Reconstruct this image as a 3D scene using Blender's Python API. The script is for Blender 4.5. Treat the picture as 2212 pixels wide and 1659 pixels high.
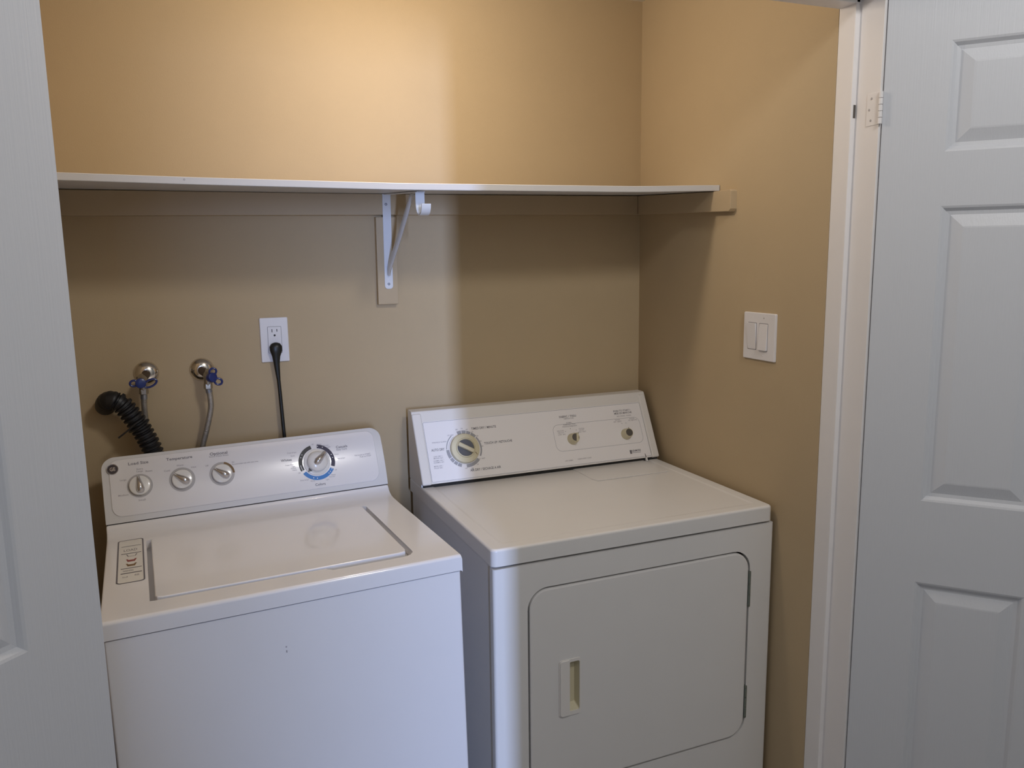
import bpy, bmesh, math
from mathutils import Vector, Matrix
from mathutils.geometry import tessellate_polygon

for o in list(bpy.data.objects):
    bpy.data.objects.remove(o)
S = bpy.context.scene
COL = S.collection

# ------------------------------------------------------------------ camera
CAM = Vector((-1.28659, -2.14174, 1.53255))
YAW, PITCH, ROLL, FPX = 0.383461, -0.159744, -0.0143116, 1740.012
fw = Vector((math.sin(YAW)*math.cos(PITCH), math.cos(YAW)*math.cos(PITCH), math.sin(PITCH)))
rt = Vector((math.cos(YAW), -math.sin(YAW), 0))
up = rt.cross(fw)
r2 = math.cos(ROLL)*rt + math.sin(ROLL)*up
u2 = -math.sin(ROLL)*rt + math.cos(ROLL)*up
cd = bpy.data.cameras.new('camera')
cam = bpy.data.objects.new('camera', cd)
COL.objects.link(cam)
cam.matrix_world = Matrix(((r2.x, u2.x, -fw.x, CAM.x), (r2.y, u2.y, -fw.y, CAM.y),
                           (r2.z, u2.z, -fw.z, CAM.z), (0, 0, 0, 1)))
cd.sensor_fit = 'HORIZONTAL'
cd.sensor_width = 36
cd.lens = 36*FPX/2212
cd.clip_start = 0.02
S.camera = cam

# ------------------------------------------------------------------ light and exposure
S.view_settings.view_transform = 'Standard'
S.view_settings.look = 'None'
S.view_settings.gamma = 1
S.view_settings.use_curve_mapping = False
S.view_settings.exposure = 0.0

W = bpy.data.worlds.new('world')
S.world = W
W.use_nodes = True
W.node_tree.nodes['Background'].inputs[0].default_value = (0.72, 0.82, 1.0, 1)
W.node_tree.nodes['Background'].inputs[1].default_value = 0.09


def light(name, kind, loc, power, color, size=0.05, target=None, size_y=None):
    d = bpy.data.lights.new(name, kind)
    d.energy = power
    d.color = color
    if kind == 'AREA':
        d.shape = 'RECTANGLE'
        d.size = size
        d.size_y = size_y or size
    else:
        d.shadow_soft_size = size
    o = bpy.data.objects.new(name, d)
    COL.objects.link(o)
    o.location = loc
    if target is not None:
        o.rotation_euler = (Vector(target)-Vector(loc)).to_track_quat('-Z', 'Y').to_euler()
    return o


light('closet_bulb', 'POINT', (-0.80, -0.48, 2.07), 7.4, (1.0, 0.87, 0.73), 0.04)
light('hall_lamp', 'POINT', (-0.45, -2.15, 2.62), 40, (1.0, 0.97, 0.94), 0.13)
light('hall_window', 'AREA', (-1.50, -6.0, 1.7), 225, (0.46, 0.60, 1.0), 0.065, (-1.0, 0, 1.0), 1.5)

# ------------------------------------------------------------------ materials
def mat(name, col, rough=0.5, metal=0.0, spec=0.5, noise=0.0, nscale=30, bump=0.0, bscale=200, coat=0.0):
    m = bpy.data.materials.new(name)
    m.use_nodes = True
    nt = m.node_tree
    b = nt.nodes['Principled BSDF']
    b.inputs['Base Color'].default_value = (*col, 1)
    b.inputs['Roughness'].default_value = rough
    b.inputs['Metallic'].default_value = metal
    b.inputs['Specular IOR Level'].default_value = spec
    b.inputs['Coat Weight'].default_value = coat
    tc = nt.nodes.new('ShaderNodeTexCoord')
    if noise:
        n = nt.nodes.new('ShaderNodeTexNoise')
        n.inputs['Scale'].default_value = nscale
        n.inputs['Detail'].default_value = 4
        nt.links.new(tc.outputs['Object'], n.inputs['Vector'])
        mx = nt.nodes.new('ShaderNodeMix')
        mx.data_type = 'RGBA'
        mx.inputs[6].default_value = (*[c*(1-noise) for c in col], 1)
        mx.inputs[7].default_value = (*[min(1, c*(1+noise)) for c in col], 1)
        nt.links.new(n.outputs['Fac'], mx.inputs[0])
        nt.links.new(mx.outputs[2], b.inputs['Base Color'])
    if bump:
        n2 = nt.nodes.new('ShaderNodeTexNoise')
        n2.inputs['Scale'].default_value = bscale
        n2.inputs['Detail'].default_value = 3
        nt.links.new(tc.outputs['Object'], n2.inputs['Vector'])
        bp = nt.nodes.new('ShaderNodeBump')
        bp.inputs['Strength'].default_value = bump
        bp.inputs['Distance'].default_value = 0.002
        nt.links.new(n2.outputs['Fac'], bp.inputs['Height'])
        nt.links.new(bp.outputs['Normal'], b.inputs['Normal'])
    return m


def wood_grain(m, scale=(90, 90, 2), strength=0.2):
    nt = m.node_tree
    tc = nt.nodes.new('ShaderNodeTexCoord')
    mp = nt.nodes.new('ShaderNodeMapping')
    mp.inputs['Scale'].default_value = scale
    n = nt.nodes.new('ShaderNodeTexNoise')
    n.inputs['Scale'].default_value = 4
    n.inputs['Detail'].default_value = 5
    bp = nt.nodes.new('ShaderNodeBump')
    bp.inputs['Strength'].default_value = strength
    bp.inputs['Distance'].default_value = 0.002
    nt.links.new(tc.outputs['Object'], mp.inputs['Vector'])
    nt.links.new(mp.outputs[0], n.inputs['Vector'])
    nt.links.new(n.outputs['Fac'], bp.inputs['Height'])
    nt.links.new(bp.outputs['Normal'], nt.nodes['Principled BSDF'].inputs['Normal'])
    return m


M_wall = mat('tan_wall_paint', (0.50, 0.388, 0.243), 0.7, spec=0.25, noise=0.03, nscale=8, bump=0.12, bscale=350)
M_cleat = mat('tan_painted_wood', (0.50, 0.39, 0.25), 0.5, spec=0.3, noise=0.04, nscale=12)
M_white_wall = mat('white_wall_paint', (0.72, 0.72, 0.70), 0.7, bump=0.1, bscale=350)
M_ceil = mat('ceiling_paint', (0.66, 0.60, 0.50), 0.8, bump=0.2, bscale=120)
M_floor = mat('floor_tile', (0.36, 0.34, 0.32), 0.35, noise=0.1, nscale=6)
M_trim = mat('white_trim_paint', (0.84, 0.82, 0.82), 0.4, noise=0.02, nscale=20)
M_door = wood_grain(mat('white_door_paint', (0.65, 0.67, 0.71), 0.45))
M_shelf = mat('white_shelf_board', (0.58, 0.575, 0.58), 0.45, noise=0.02, nscale=15)
M_bracket = mat('white_enamel_bracket', (0.72, 0.74, 0.78), 0.35)
M_dark = mat('gap_shade', (0.015, 0.014, 0.013), 0.8)  # near-black stand-in for the shade inside gaps
M_hole = mat('dark_hole', (0.03, 0.03, 0.03), 0.7)
M_wash = mat('washer_enamel', (0.80, 0.785, 0.795), 0.17, noise=0.015, nscale=10, coat=0.3)
M_washp = mat('washer_console_plastic', (0.66, 0.65, 0.65), 0.3)  # greyer than the panel: shading of the console's step put into the colour
M_washpan = mat('washer_console_panel', (0.76, 0.74, 0.75), 0.22, coat=0.3)
M_dry = mat('dryer_enamel', (0.76, 0.745, 0.73), 0.33, noise=0.02, nscale=10)
M_dryp = mat('dryer_console_plastic', (0.78, 0.75, 0.715), 0.4)
M_drypan = mat('dryer_console_panel', (0.89, 0.865, 0.87), 0.45)
M_plate = mat('white_plastic_plate', (0.78, 0.76, 0.77), 0.35)
M_cream = mat('yellowed_cream_plastic', (0.66, 0.60, 0.42), 0.4)
M_dgrey = mat('dark_grey_plastic', (0.10, 0.09, 0.08), 0.4)
M_slate = mat('slate_plastic', (0.085, 0.09, 0.11), 0.4)
M_silver = mat('silver_plastic', (0.62, 0.60, 0.60), 0.18, metal=0.85)
M_kwhite = mat('knob_white_plastic', (0.76, 0.74, 0.71), 0.2, coat=0.4)
M_kgrey = mat('knob_ring_grey', (0.42, 0.40, 0.40), 0.4)
M_ink = mat('grey_ink', (0.16, 0.15, 0.17), 0.6)
M_inkl = mat('light_grey_ink', (0.36, 0.34, 0.36), 0.6)
M_arcg = mat('charcoal_ink', (0.045, 0.045, 0.045), 0.5)
M_arcp = mat('navy_ink', (0.035, 0.03, 0.065), 0.5)
M_arcb = mat('blue_ink', (0.014, 0.18, 0.52), 0.4)
M_dot = mat('white_ink', (0.75, 0.75, 0.75), 0.5)
M_arcl = mat('pale_grey_ink', (0.36, 0.36, 0.39), 0.5)
M_brown = mat('brown_ink', (0.20, 0.12, 0.05), 0.6)
M_red = mat('red_ink', (0.28, 0.07, 0.06), 0.6)
M_label = mat('label_paper', (0.72, 0.70, 0.66), 0.5)
M_black = mat('black_rubber', (0.012, 0.012, 0.014), 0.45)
M_cord = mat('black_cord_plastic', (0.012, 0.012, 0.010), 0.4)
M_chrome = mat('chrome', (0.72, 0.68, 0.62), 0.18, metal=1.0)
M_pipe = mat('brown_pipe', (0.10, 0.07, 0.05), 0.5, metal=0.3)
M_brass = mat('dull_nickel', (0.42, 0.38, 0.32), 0.35, metal=0.9)
M_blue = mat('blue_valve_plastic', (0.015, 0.03, 0.16), 0.3)
M_braid = mat('braided_steel', (0.40, 0.37, 0.33), 0.4, metal=0.7, noise=0.45, nscale=420, bump=0.6, bscale=500)
M_hingeg = mat('grey_green_metal', (0.22, 0.25, 0.22), 0.4, metal=0.5)
M_screw = mat('screw_grey', (0.30, 0.31, 0.34), 0.35, metal=0.7)
M_badge = mat('badge_dark', (0.05, 0.04, 0.045), 0.3)

# ------------------------------------------------------------------ mesh helpers
def finish(name, bm, m, parent=None, smooth=25):
    bmesh.ops.recalc_face_normals(bm, faces=bm.faces[:])
    me = bpy.data.meshes.new(name)
    bm.to_mesh(me)
    bm.free()
    o = bpy.data.objects.new(name, me)
    COL.objects.link(o)
    for mm in (m if isinstance(m, (list, tuple)) else [m]):
        me.materials.append(mm)
    if smooth:
        me.shade_smooth()
        me.set_sharp_from_angle(angle=math.radians(smooth))
        w = o.modifiers.new('weighted', 'WEIGHTED_NORMAL')
        w.keep_sharp = True
    if parent is not None:
        o.parent = parent
    return o


def rr(x0, y0, x1, y1, r, n=6):
    """rounded rectangle loop, counter-clockwise; r = radius or (bl, br, tr, tl)"""
    rs = r if isinstance(r, (tuple, list)) else (r,)*4
    out = []
    for (cx, cy, a0, q) in ((x0, y0, 180, rs[0]), (x1, y0, 270, rs[1]), (x1, y1, 0, rs[2]), (x0, y1, 90, rs[3])):
        if q <= 0:
            out.append((cx, cy))
            continue
        mx = cx+q if cx == x0 else cx-q
        my = cy+q if cy == y0 else cy-q
        for i in range(n+1):
            a = math.radians(a0+90*i/n)
            out.append((mx+q*math.cos(a), my+q*math.sin(a)))
    return out


def circ(cx, cy, r, n=24):
    return [(cx+r*math.cos(2*math.pi*i/n), cy+r*math.sin(2*math.pi*i/n)) for i in range(n)]


ID = lambda u, v, w: Vector((u, v, w))


def slab(bm, loop, z0, z1, f=ID, bev=0.0, seg=2, both=False):
    """solid from a 2D loop between z0 and z1 with an optional bevel round the z1 (and z0) rim"""
    b = bmesh.new()
    lo = [b.verts.new((x, y, z0)) for x, y in loop]
    hi = [b.verts.new((x, y, z1)) for x, y in loop]
    n = len(loop)
    ft = b.faces.new(hi)
    fb = b.faces.new(lo[::-1])
    for i in range(n):
        b.faces.new((lo[i], lo[(i+1) % n], hi[(i+1) % n], hi[i]))
    b.normal_update()
    if bev:
        es = list(ft.edges) + (list(fb.edges) if both else [])
        bmesh.ops.bevel(b, geom=es, offset=bev, segments=seg, profile=0.5, affect='EDGES', clamp_overlap=True)
    merge(bm, b, f)


def merge(bm, b, f=ID, mi=0):
    mp = {}
    for v in b.verts:
        mp[v] = bm.verts.new(f(*v.co))
    for fc in b.faces:
        try:
            nf = bm.faces.new([mp[v] for v in fc.verts])
            nf.material_index = mi or fc.material_index
        except ValueError:
            pass
    b.free()


def box(bm, lo, hi, f=ID, bev=0.0, seg=2):
    b = bmesh.new()
    bmesh.ops.create_cube(b, size=1)
    for v in b.verts:
        v.co = Vector([lo[i] + (v.co[i]+0.5)*(hi[i]-lo[i]) for i in range(3)])
    if bev:
        bmesh.ops.bevel(b, geom=b.edges[:], offset=bev, segments=seg, profile=0.5, affect='EDGES')
    merge(bm, b, f)


def plate(bm, outer, holes, z0, z1, f=ID, floor=False):
    """flat plate with holes; hole walls included"""
    loops = [outer]+list(holes)
    pts = [p for l in loops for p in l]
    tris = tessellate_polygon([[Vector((x, y, 0)) for x, y in l] for l in loops])
    hi = [bm.verts.new(f(x, y, z1)) for x, y in pts]
    lo = [bm.verts.new(f(x, y, z0)) for x, y in pts]
    for t in tris:
        try:
            bm.faces.new([hi[i] for i in t])
            bm.faces.new([lo[i] for i in t][::-1])
        except ValueError:
            pass
    k = 0
    for l in loops:
        n = len(l)
        for i in range(n):
            a, c = k+i, k+(i+1) % n
            bm.faces.new((lo[a], lo[c], hi[c], hi[a]))
        k += n


def tube(bm, pts, rad, n=12, cap=True, flat=1.0):
    """tube along points; rad = number or list"""
    P = [Vector(p) for p in pts]
    R = rad if isinstance(rad, (list, tuple)) else [rad]*len(P)
    rings = []
    prev = None
    for i, p in enumerate(P):
        t = (P[min(i+1, len(P)-1)]-P[max(i-1, 0)]).normalized()
        if prev is None:
            a = Vector((0, 0, 1)) if abs(t.z) < 0.9 else Vector((1, 0, 0))
            x = t.cross(a).normalized()
        else:
            x = (prev - t*prev.dot(t)).normalized()
        y = t.cross(x)
        prev = x
        rings.append([bm.verts.new(p + (x*math.cos(2*math.pi*k/n) + y*flat*math.sin(2*math.pi*k/n))*R[i]) for k in range(n)])
    for a, b in zip(rings, rings[1:]):
        for k in range(n):
            bm.faces.new((a[k], a[(k+1) % n], b[(k+1) % n], b[k]))
    if cap:
        bm.faces.new(rings[0][::-1])
        bm.faces.new(rings[-1])


def spline(ctrl, n=8):
    """Catmull-Rom through control points"""
    P = [Vector(p) for p in ctrl]
    P = [2*P[0]-P[1]] + P + [2*P[-1]-P[-2]]
    out = []
    for i in range(1, len(P)-2):
        a, b, c, d = P[i-1:i+3]
        for k in range(n):
            t = k/n
            out.append(0.5*((2*b) + (c-a)*t + (2*a-5*b+4*c-d)*t*t + (3*b-a-3*c+d)*t**3))
    out.append(P[-2])
    return out


def lathe(bm, prof, f=ID, n=28):
    """revolve (r, z) profile about local z"""
    rings = []
    for r, z in prof:
        if r <= 1e-6:
            rings.append([bm.verts.new(f(0, 0, z))])
        else:
            rings.append([bm.verts.new(f(r*math.cos(2*math.pi*k/n), r*math.sin(2*math.pi*k/n), z)) for k in range(n)])
    for a, b in zip(rings, rings[1:]):
        for k in range(n):
            p = [a[k % len(a)], a[(k+1) % len(a)], b[(k+1) % len(b)], b[k % len(b)]]
            q = []
            for v in p:
                if v not in q:
                    q.append(v)
            if len(q) > 2:
                try:
                    bm.faces.new(q)
                except ValueError:
                    pass


def ring_sector(bm, cx, cy, r0, r1, a0, a1, z, f, n=None):
    n = n or max(2, int(abs(a1-a0)/6))
    for i in range(n):
        q = []
        for (r, k) in ((r0, i), (r1, i), (r1, i+1), (r0, i+1)):
            a = math.radians(a0+(a1-a0)*k/n)
            q.append(bm.verts.new(f(cx+r*math.cos(a), cy+r*math.sin(a), z)))
        bm.faces.new(q)


def poly(bm, loop, z, f=ID):
    bm.faces.new([bm.verts.new(f(x, y, z)) for x, y in loop])


def line(bm, pts, w, z, f=ID, closed=False):
    n = len(pts)
    for i in range(n if closed else n-1):
        a = Vector(pts[i]); b = Vector(pts[(i+1) % n])
        d = (b-a)
        if d.length < 1e-7:
            continue
        d.normalize()
        p = Vector((-d.y, d.x))*w/2
        e = d*w*0.3
        poly(bm, [tuple(a-p-e), tuple(b-p+e), tuple(b+p+e), tuple(a+p-e)], z, f)


_tc = {}


def text_mesh(txt, bold=0.0):
    k = (txt, bold)
    if k not in _tc:
        c = bpy.data.curves.new('t', 'FONT')
        c.body = txt
        c.size = 1
        c.offset = bold
        c.resolution_u = 2
        o = bpy.data.objects.new('t', c)
        COL.objects.link(o)
        me = bpy.data.meshes.new_from_object(o.evaluated_get(bpy.context.evaluated_depsgraph_get()))
        vs = [v.co.copy() for v in me.vertices]
        fs = [list(p.vertices) for p in me.polygons]
        bpy.data.objects.remove(o)
        bpy.data.curves.remove(c)
        bpy.data.meshes.remove(me)
        _tc[k] = (vs, fs)
    return _tc[k]


def text(bm, txt, x0, x1, y, z, f, h=None, bold=0.0, slope=0.0):
    """lettering from x0 to x1, centred on height y; h = cap height"""
    vs, fs = text_mesh(txt, bold)
    ax = min(v.x for v in vs); bx = max(v.x for v in vs)
    k = (x1-x0)/(bx-ax)
    ky = k if h is None else h/0.7
    nv = [bm.verts.new(f(x0+(v.x-ax)*k, y+(v.y-0.35)*ky+slope*((v.x-ax)*k-(x1-x0)/2), z)) for v in vs]
    for q in fs:
        try:
            bm.faces.new([nv[i] for i in q])
        except ValueError:
            pass


def setp(o, label=None, cat=None, group=None, kind=None):
    if label: o['label'] = label
    if cat: o['category'] = cat
    if group: o['group'] = group
    if kind: o['kind'] = kind
    return o


def thing(name, label, cat, loc=(0, 0, 0), group=None):
    o = bpy.data.objects.new(name, None)
    o.empty_display_size = 0.05
    COL.objects.link(o)
    o.location = loc
    return setp(o, label, cat, group)


def struct(name, bm, m, label=None, smooth=0):
    return setp(finish(name, bm, m, None, smooth), label, None, None, 'structure')


def rel(o):
    """map world coordinates into a thing that is only translated"""
    l = o.location.copy()
    return lambda x, y, z: Vector((x, y, z))-l


# ------------------------------------------------------------------ the room
XL = -1.60       # left closet wall
ZC = 2.2456      # closet ceiling
def sbox(name, lo, hi, m, label):
    bm = bmesh.new(); box(bm, lo, hi); return struct(name, bm, m, label)

sbox('floor', (-3.2, -7.0, -0.05), (1.8, 0.1, 0.0), M_floor, 'floor running from the hall into the laundry closet')
sbox('wall_back', (XL-0.1, 0.0, 0.0), (0.1, 0.1, 2.5), M_wall, 'tan back wall of the laundry closet behind the appliances')
sbox('wall_right', (0.0, -0.774, 0.0), (0.10, 0.0, 2.5), M_wall, 'tan right wall of the closet carrying the light switch')
sbox('wall_left', (XL-0.1, -0.774, 0.0), (XL, 0.0, 2.5), M_wall, 'tan left wall of the closet hidden behind the open door')
sbox('ceiling', (XL, -0.774, ZC), (0.0, 0.0, ZC+0.05), M_ceil, 'closet ceiling')
# wall with the opening
YB, YF = -0.774, -0.882
JR, JL = 0.012, -1.464
bm = bmesh.new()
box(bm, (0.030, YF+0.022, 0), (1.8, YB, 2.5))
box(bm, (-3.2, YF+0.022, 0), (JL-0.018, YB, 2.5))
box(bm, (JL-0.018, YF+0.022, 2.048), (0.030, YB, 2.5))
struct('wall_front', bm, [M_white_wall], 'hall wall framing the closet opening')
# added hall partitions, unseen behind the viewpoint, cutting the window light into a beam
bm = bmesh.new()
box(bm, (-1.01, -2.84, 0), (1.8, -2.75, 2.8))
box(bm, (-3.2, -2.84, 0), (-1.78, -2.75, 2.8))
box(bm, (-1.78, -2.84, 2.05), (-1.01, -2.75, 2.8))
struct('wall_hall_baffle', bm, M_white_wall, 'added unseen wall behind the viewpoint, its doorway edge shaping the window light')
sbox('wall_far_baffle', (-3.2, -5.58, 0), (-1.4635, -5.5, 2.8), M_white_wall, 'added unseen wall near the window, its edge softening one side of the beam')  # added blocker that fades the beam towards the left
# jambs with stops
bm = bmesh.new()
box(bm, (JR, YF, 0), (0.030, YB, 2.048), bev=0.0015)
box(bm, (0.0, -0.820, 0), (JR+0.001, YB, 2.030), bev=0.0025)
struct('trim_1', bm, M_trim, 'white right door jamb with stop beside the open closet door', 25)
bm = bmesh.new()
box(bm, (JL-0.018, YF, 0), (JL, YB, 2.048), bev=0.0015)
box(bm, (JL-0.001, -0.820, 0), (JL+0.012, YB, 2.030), bev=0.0025)
struct('trim_2', bm, M_trim, 'white left door jamb hidden behind the open door', 25)
bm = bmesh.new()
box(bm, (JL, YF, 2.030), (JR, YB, 2.048), bev=0.0015)
box(bm, (JL, -0.820, 2.018), (JR, YB, 2.031), bev=0.0025)
struct('trim_3', bm, M_trim, 'white head jamb over the closet opening', 25)
# small dark mark on the front face of the stop
bm = bmesh.new()
box(bm, (0.0055, -0.8204, 1.797), (0.0112, -0.8198, 1.823))
o = finish('dark_mark', bm, M_dgrey, bpy.data.objects['trim_1'], 0)

# ------------------------------------------------------------------ six panel doors
DW, DT, DZ0, DZ1 = 0.715, 0.035, 0.012, 2.018
PX = ((0.113, 0.309), (0.406, 0.602))
PZ = ((0.235, 0.842), (1.018, 1.6135), (1.716, 1.920))

def door(name, corner, ang, side, label):
    """leaf from the hinge corner; side = +1 for the leaf on the right of the opening"""
    d = Vector((side*math.sin(ang), -math.cos(ang), 0))
    nb = Vector((side*math.cos(ang), math.sin(ang), 0))      # away from the viewer
    root = thing(name, label, None, (corner[0], corner[1], 0))
    root['kind'] = 'structure'
    f = lambda u, v, w: d*u + Vector((0, 0, v)) - nb*w      # w towards the viewer
    bm = bmesh.new()
    holes = [rr(a, z0, b, z1, 0) for a, b in PX for z0, z1 in PZ]
    # leaf body with a bevelled hinge edge
    loops = [rr(0, DZ0, DW, DZ1, 0)]+holes
    pts = [p for l in loops for p in l]
    tris = tessellate_polygon([[Vector((x, y, 0)) for x, y in l] for l in loops])
    hi = [bm.verts.new(f(x, y, 0)) for x, y in pts]
    for t in tris:
        try: bm.faces.new([hi[i] for i in t])
        except ValueError: pass
    e = 0.032
    A = [f(0, DZ0, 0), f(0, DZ1, 0), f(e, DZ1, -DT), f(e, DZ0, -DT), f(DW, DZ0, 0), f(DW, DZ1, 0), f(DW, DZ1, -DT), f(DW, DZ0, -DT)]
    V = [bm.verts.new(p) for p in A]
    for q in ((0, 1, 2, 3), (4, 5, 6, 7), (3, 2, 6, 7), (1, 2, 6, 5), (0, 3, 7, 4)):
        bm.faces.new([V[i] for i in q])
    finish('leaf', bm, M_door, root, 0)
    rings = ((0, 0), (0.004, -0.0015), (0.010, -0.0075), (0.017, -0.0085), (0.040, -0.0015), (0.043, -0.0012))
    for a, b in PX:
        for z0, z1 in PZ:
            bm = bmesh.new()
            prev = None
            for q, w in rings:
                r = [bm.verts.new(f(x, y, w)) for x, y in ((a+q, z0+q), (b-q, z0+q), (b-q, z1-q), (a+q, z1-q))]
                if prev:
                    for i in range(4):
                        bm.faces.new((prev[i], prev[(i+1) % 4], r[(i+1) % 4], r[i]))
                prev = r
            bm.faces.new(prev)
            finish('panel', bm, M_door, root, 0)
    return root, f

door_r, fr = door('door_2', (0.016, -0.8865), math.radians(42), 1, 'white six panel door folded open on the right of the closet')
door_l, fl = door('door_1', (-1.4322, -0.8865), math.radians(46), -1, 'white six panel door standing open at the left edge')

# painted hinge on the right jamb
bm = bmesh.new()
L = rel(door_r)
box(bm, (JR-0.0012, -0.880, 1.776), (JR, -0.850, 1.838), L, 0.0004)
hinge = finish('hinge', bm, M_trim, door_r, 0)
for k in range(5):
    bm = bmesh.new()
    z0 = 1.776+k*0.0124
    lathe(bm, [(0, z0+0.0005), (0.0042, z0+0.0005), (0.0042, z0+0.0119), (0, z0+0.0119)],
          lambda x, y, z: L(x+0.0105, y-0.8855, z), 14)
    finish('knuckle', bm, M_trim, hinge, 30)
for yy, z in ((-0.862, 1.828), (-0.857, 1.807), (-0.862, 1.786)):
    bm = bmesh.new()
    lathe(bm, [(0, 0.0006), (0.0022, 0.0006), (0.0026, 0)], lambda a, b, c: L(JR-0.0012-c, yy+a, z+b), 10)
    finish('screw', bm, M_kgrey, hinge, 30)

# ------------------------------------------------------------------ shelf and its supports
def sag(x, t):
    """underside height of the board: t = 0 at the wall, 1 at the front edge"""
    xs = (-1.60, -1.49, -1.27, -0.84, -0.24, 0.0)
    fr_ = (1.6825, 1.6813, 1.6775, 1.6738, 1.6775, 1.6848)
    bk = (1.6945, 1.6945, 1.6940, 1.6940, 1.6985, 1.7005)
    for i in range(5):
        if x <= xs[i+1] or i == 4:
            k = (x-xs[i])/(xs[i+1]-xs[i])
            k = max(0, min(1, k))
            return (bk[i]+(bk[i+1]-bk[i])*k)*(1-t)+(fr_[i]+(fr_[i+1]-fr_[i])*k)*t
bm = bmesh.new()
N = 40
secs = []
SF = -0.390
for i in range(N+1):
    x = XL+0.002+(0.0-0.004-XL)*i/N
    xm = lambda: 0
    zf = (sag(x-0.06, 1)+2*sag(x, 1)+sag(x+0.06, 1))/4
    zb = (sag(x-0.06, 0)+2*sag(x, 0)+sag(x+0.06, 0))/4
    T = 0.0145
    secs.append([bm.verts.new(p) for p in ((x, -0.001, zb), (x, SF+0.001, zf), (x, SF, zf+0.001), (x, SF, zf+T-0.001), (x, SF+0.001, zf+T), (x, -0.001, zb+T))])
for a, b in zip(secs, secs[1:]):
    for k in range(6):
        bm.faces.new((a[k], a[(k+1) % 6], b[(k+1) % 6], b[k]))
bm.faces.new(secs[0]); bm.faces.new(secs[-1][::-1])
shelf = setp(finish('closet_shelf', bm, M_shelf, None, 25), 'long white closet shelf board, slightly sagging, over both appliances', 'shelf')
bm = bmesh.new()
slab(bm, circ(-1.2695, 1.6868, 0.0022, 10), 0.0, 0.0004, lambda u, v, w: Vector((u, SF-w, v)))
finish('nail_hole', bm, M_kgrey, shelf, 0)

bm = bmesh.new()
A = [(XL+0.002, 1.6335), (-0.02, 1.6440), (-0.02, 1.6975), (-0.24, 1.6955), (-0.84, 1.6925), (XL+0.002, 1.6925)]
slab(bm, A, 0, 0.019, lambda u, v, w: Vector((u, -w, v)), 0.0015)
setp(finish('shelf_cleat', bm, M_cleat, None, 25), 'tan painted wall cleat running along the back wall under the shelf', 'cleat')
bm = bmesh.new()
A = [(0.0, 1.6440), (-0.452, 1.6300), (-0.459, 1.6365), (-0.459, 1.6790), (-0.456, 1.6835), (-0.39, 1.6825), (0.0, 1.6985)]
slab(bm, A, 0, 0.019, lambda u, v, w: Vector((-w, u, v)), 0.002)
setp(finish('shelf_cleat', bm, M_cleat, None, 25), 'short tan cleat on the right wall, its end sticking out past the shelf', 'cleat')
bm = bmesh.new()
slab(bm, [(-0.809, 1.4055), (-0.7545, 1.4055), (-0.7525, 1.6338), (-0.8075, 1.6335)], 0, 0.019, lambda u, v, w: Vector((u, -w, v)), 0.0015)
setp(finish('backing_block', bm, M_cleat, None, 25), 'vertical tan wood block on the back wall behind the shelf bracket', 'block')

BX = -0.776
br = thing('shelf_bracket', 'white metal shelf and rod bracket with empty rod hook under the shelf', 'bracket', (BX, -0.019, 1.446))
Lb = rel(br)
bm = bmesh.new()
slab(bm, rr(-0.7885, 1.4462, -0.7665, 1.6925, (0.008, 0.008, 0.001, 0.001)), 0.019, 0.0215, lambda u, v, w: Lb(u+(1.6925-v)*-0.008, -w, v), 0.0006)
finish('wall_leg', bm, M_bracket, br)
for sx, sz, n in ((-0.7795, 1.666, 'screw'), (-0.7795, 1.459, 'screw')):
    bm = bmesh.new()
    lathe(bm, [(0, 0.0016), (0.0026, 0.0014), (0.0036, 0)], lambda a, b, c: Lb(sx+a, -0.0215-c, sz+b), 12)
    finish(n, bm, M_screw, br, 30)
bm = bmesh.new()
tube(bm, [Lb(BX-0.0035, -0.0225, 1.484), Lb(BX-0.003, -0.030, 1.500), Lb(BX, -0.150, 1.588), Lb(BX, -0.262, 1.6685), Lb(BX, -0.280, 1.6715)], [0.0095, 0.0112, 0.0108, 0.0104, 0.004], 8, True, 0.45)
finish('strut', bm, M_bracket, br, 40)
bm = bmesh.new()
box(bm, (BX-0.010, -0.345, 1.6730), (BX+0.010, -0.0225, 1.6752), lambda x, y, z: Lb(x, y, z+0.0172*(y+0.345)/0.32), 0.0005)
finish('arm', bm, M_bracket, br)
bm = bmesh.new()
pth = [(-0.335, 1.6745), (-0.335, 1.648), (-0.338, 1.636), (-0.345, 1.6275), (-0.356, 1.6225), (-0.368, 1.6225), (-0.378, 1.628), (-0.3835, 1.636), (-0.385, 1.6455)]
W2 = 0.0105
prev = None
for i, (y, z) in enumerate(pth):
    a = Vector(pth[max(i-1, 0)]); b = Vector(pth[min(i+1, len(pth)-1)])
    t = (b-a).normalized(); n = Vector((-t.y, t.x))*0.0012
    s = [bm.verts.new(Lb(*p)) for p in ((BX-W2, y+n.x, z+n.y), (BX+W2, y+n.x, z+n.y), (BX+W2, y-n.x, z-n.y), (BX-W2, y-n.x, z-n.y))]
    if prev:
        for k in range(4):
            bm.faces.new((prev[k], prev[(k+1) % 4], s[(k+1) % 4], s[k]))
    else:
        bm.faces.new(s)
    prev = s
bm.faces.new(prev[::-1])
finish('rod_hook', bm, M_bracket, br, 40)

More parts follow.
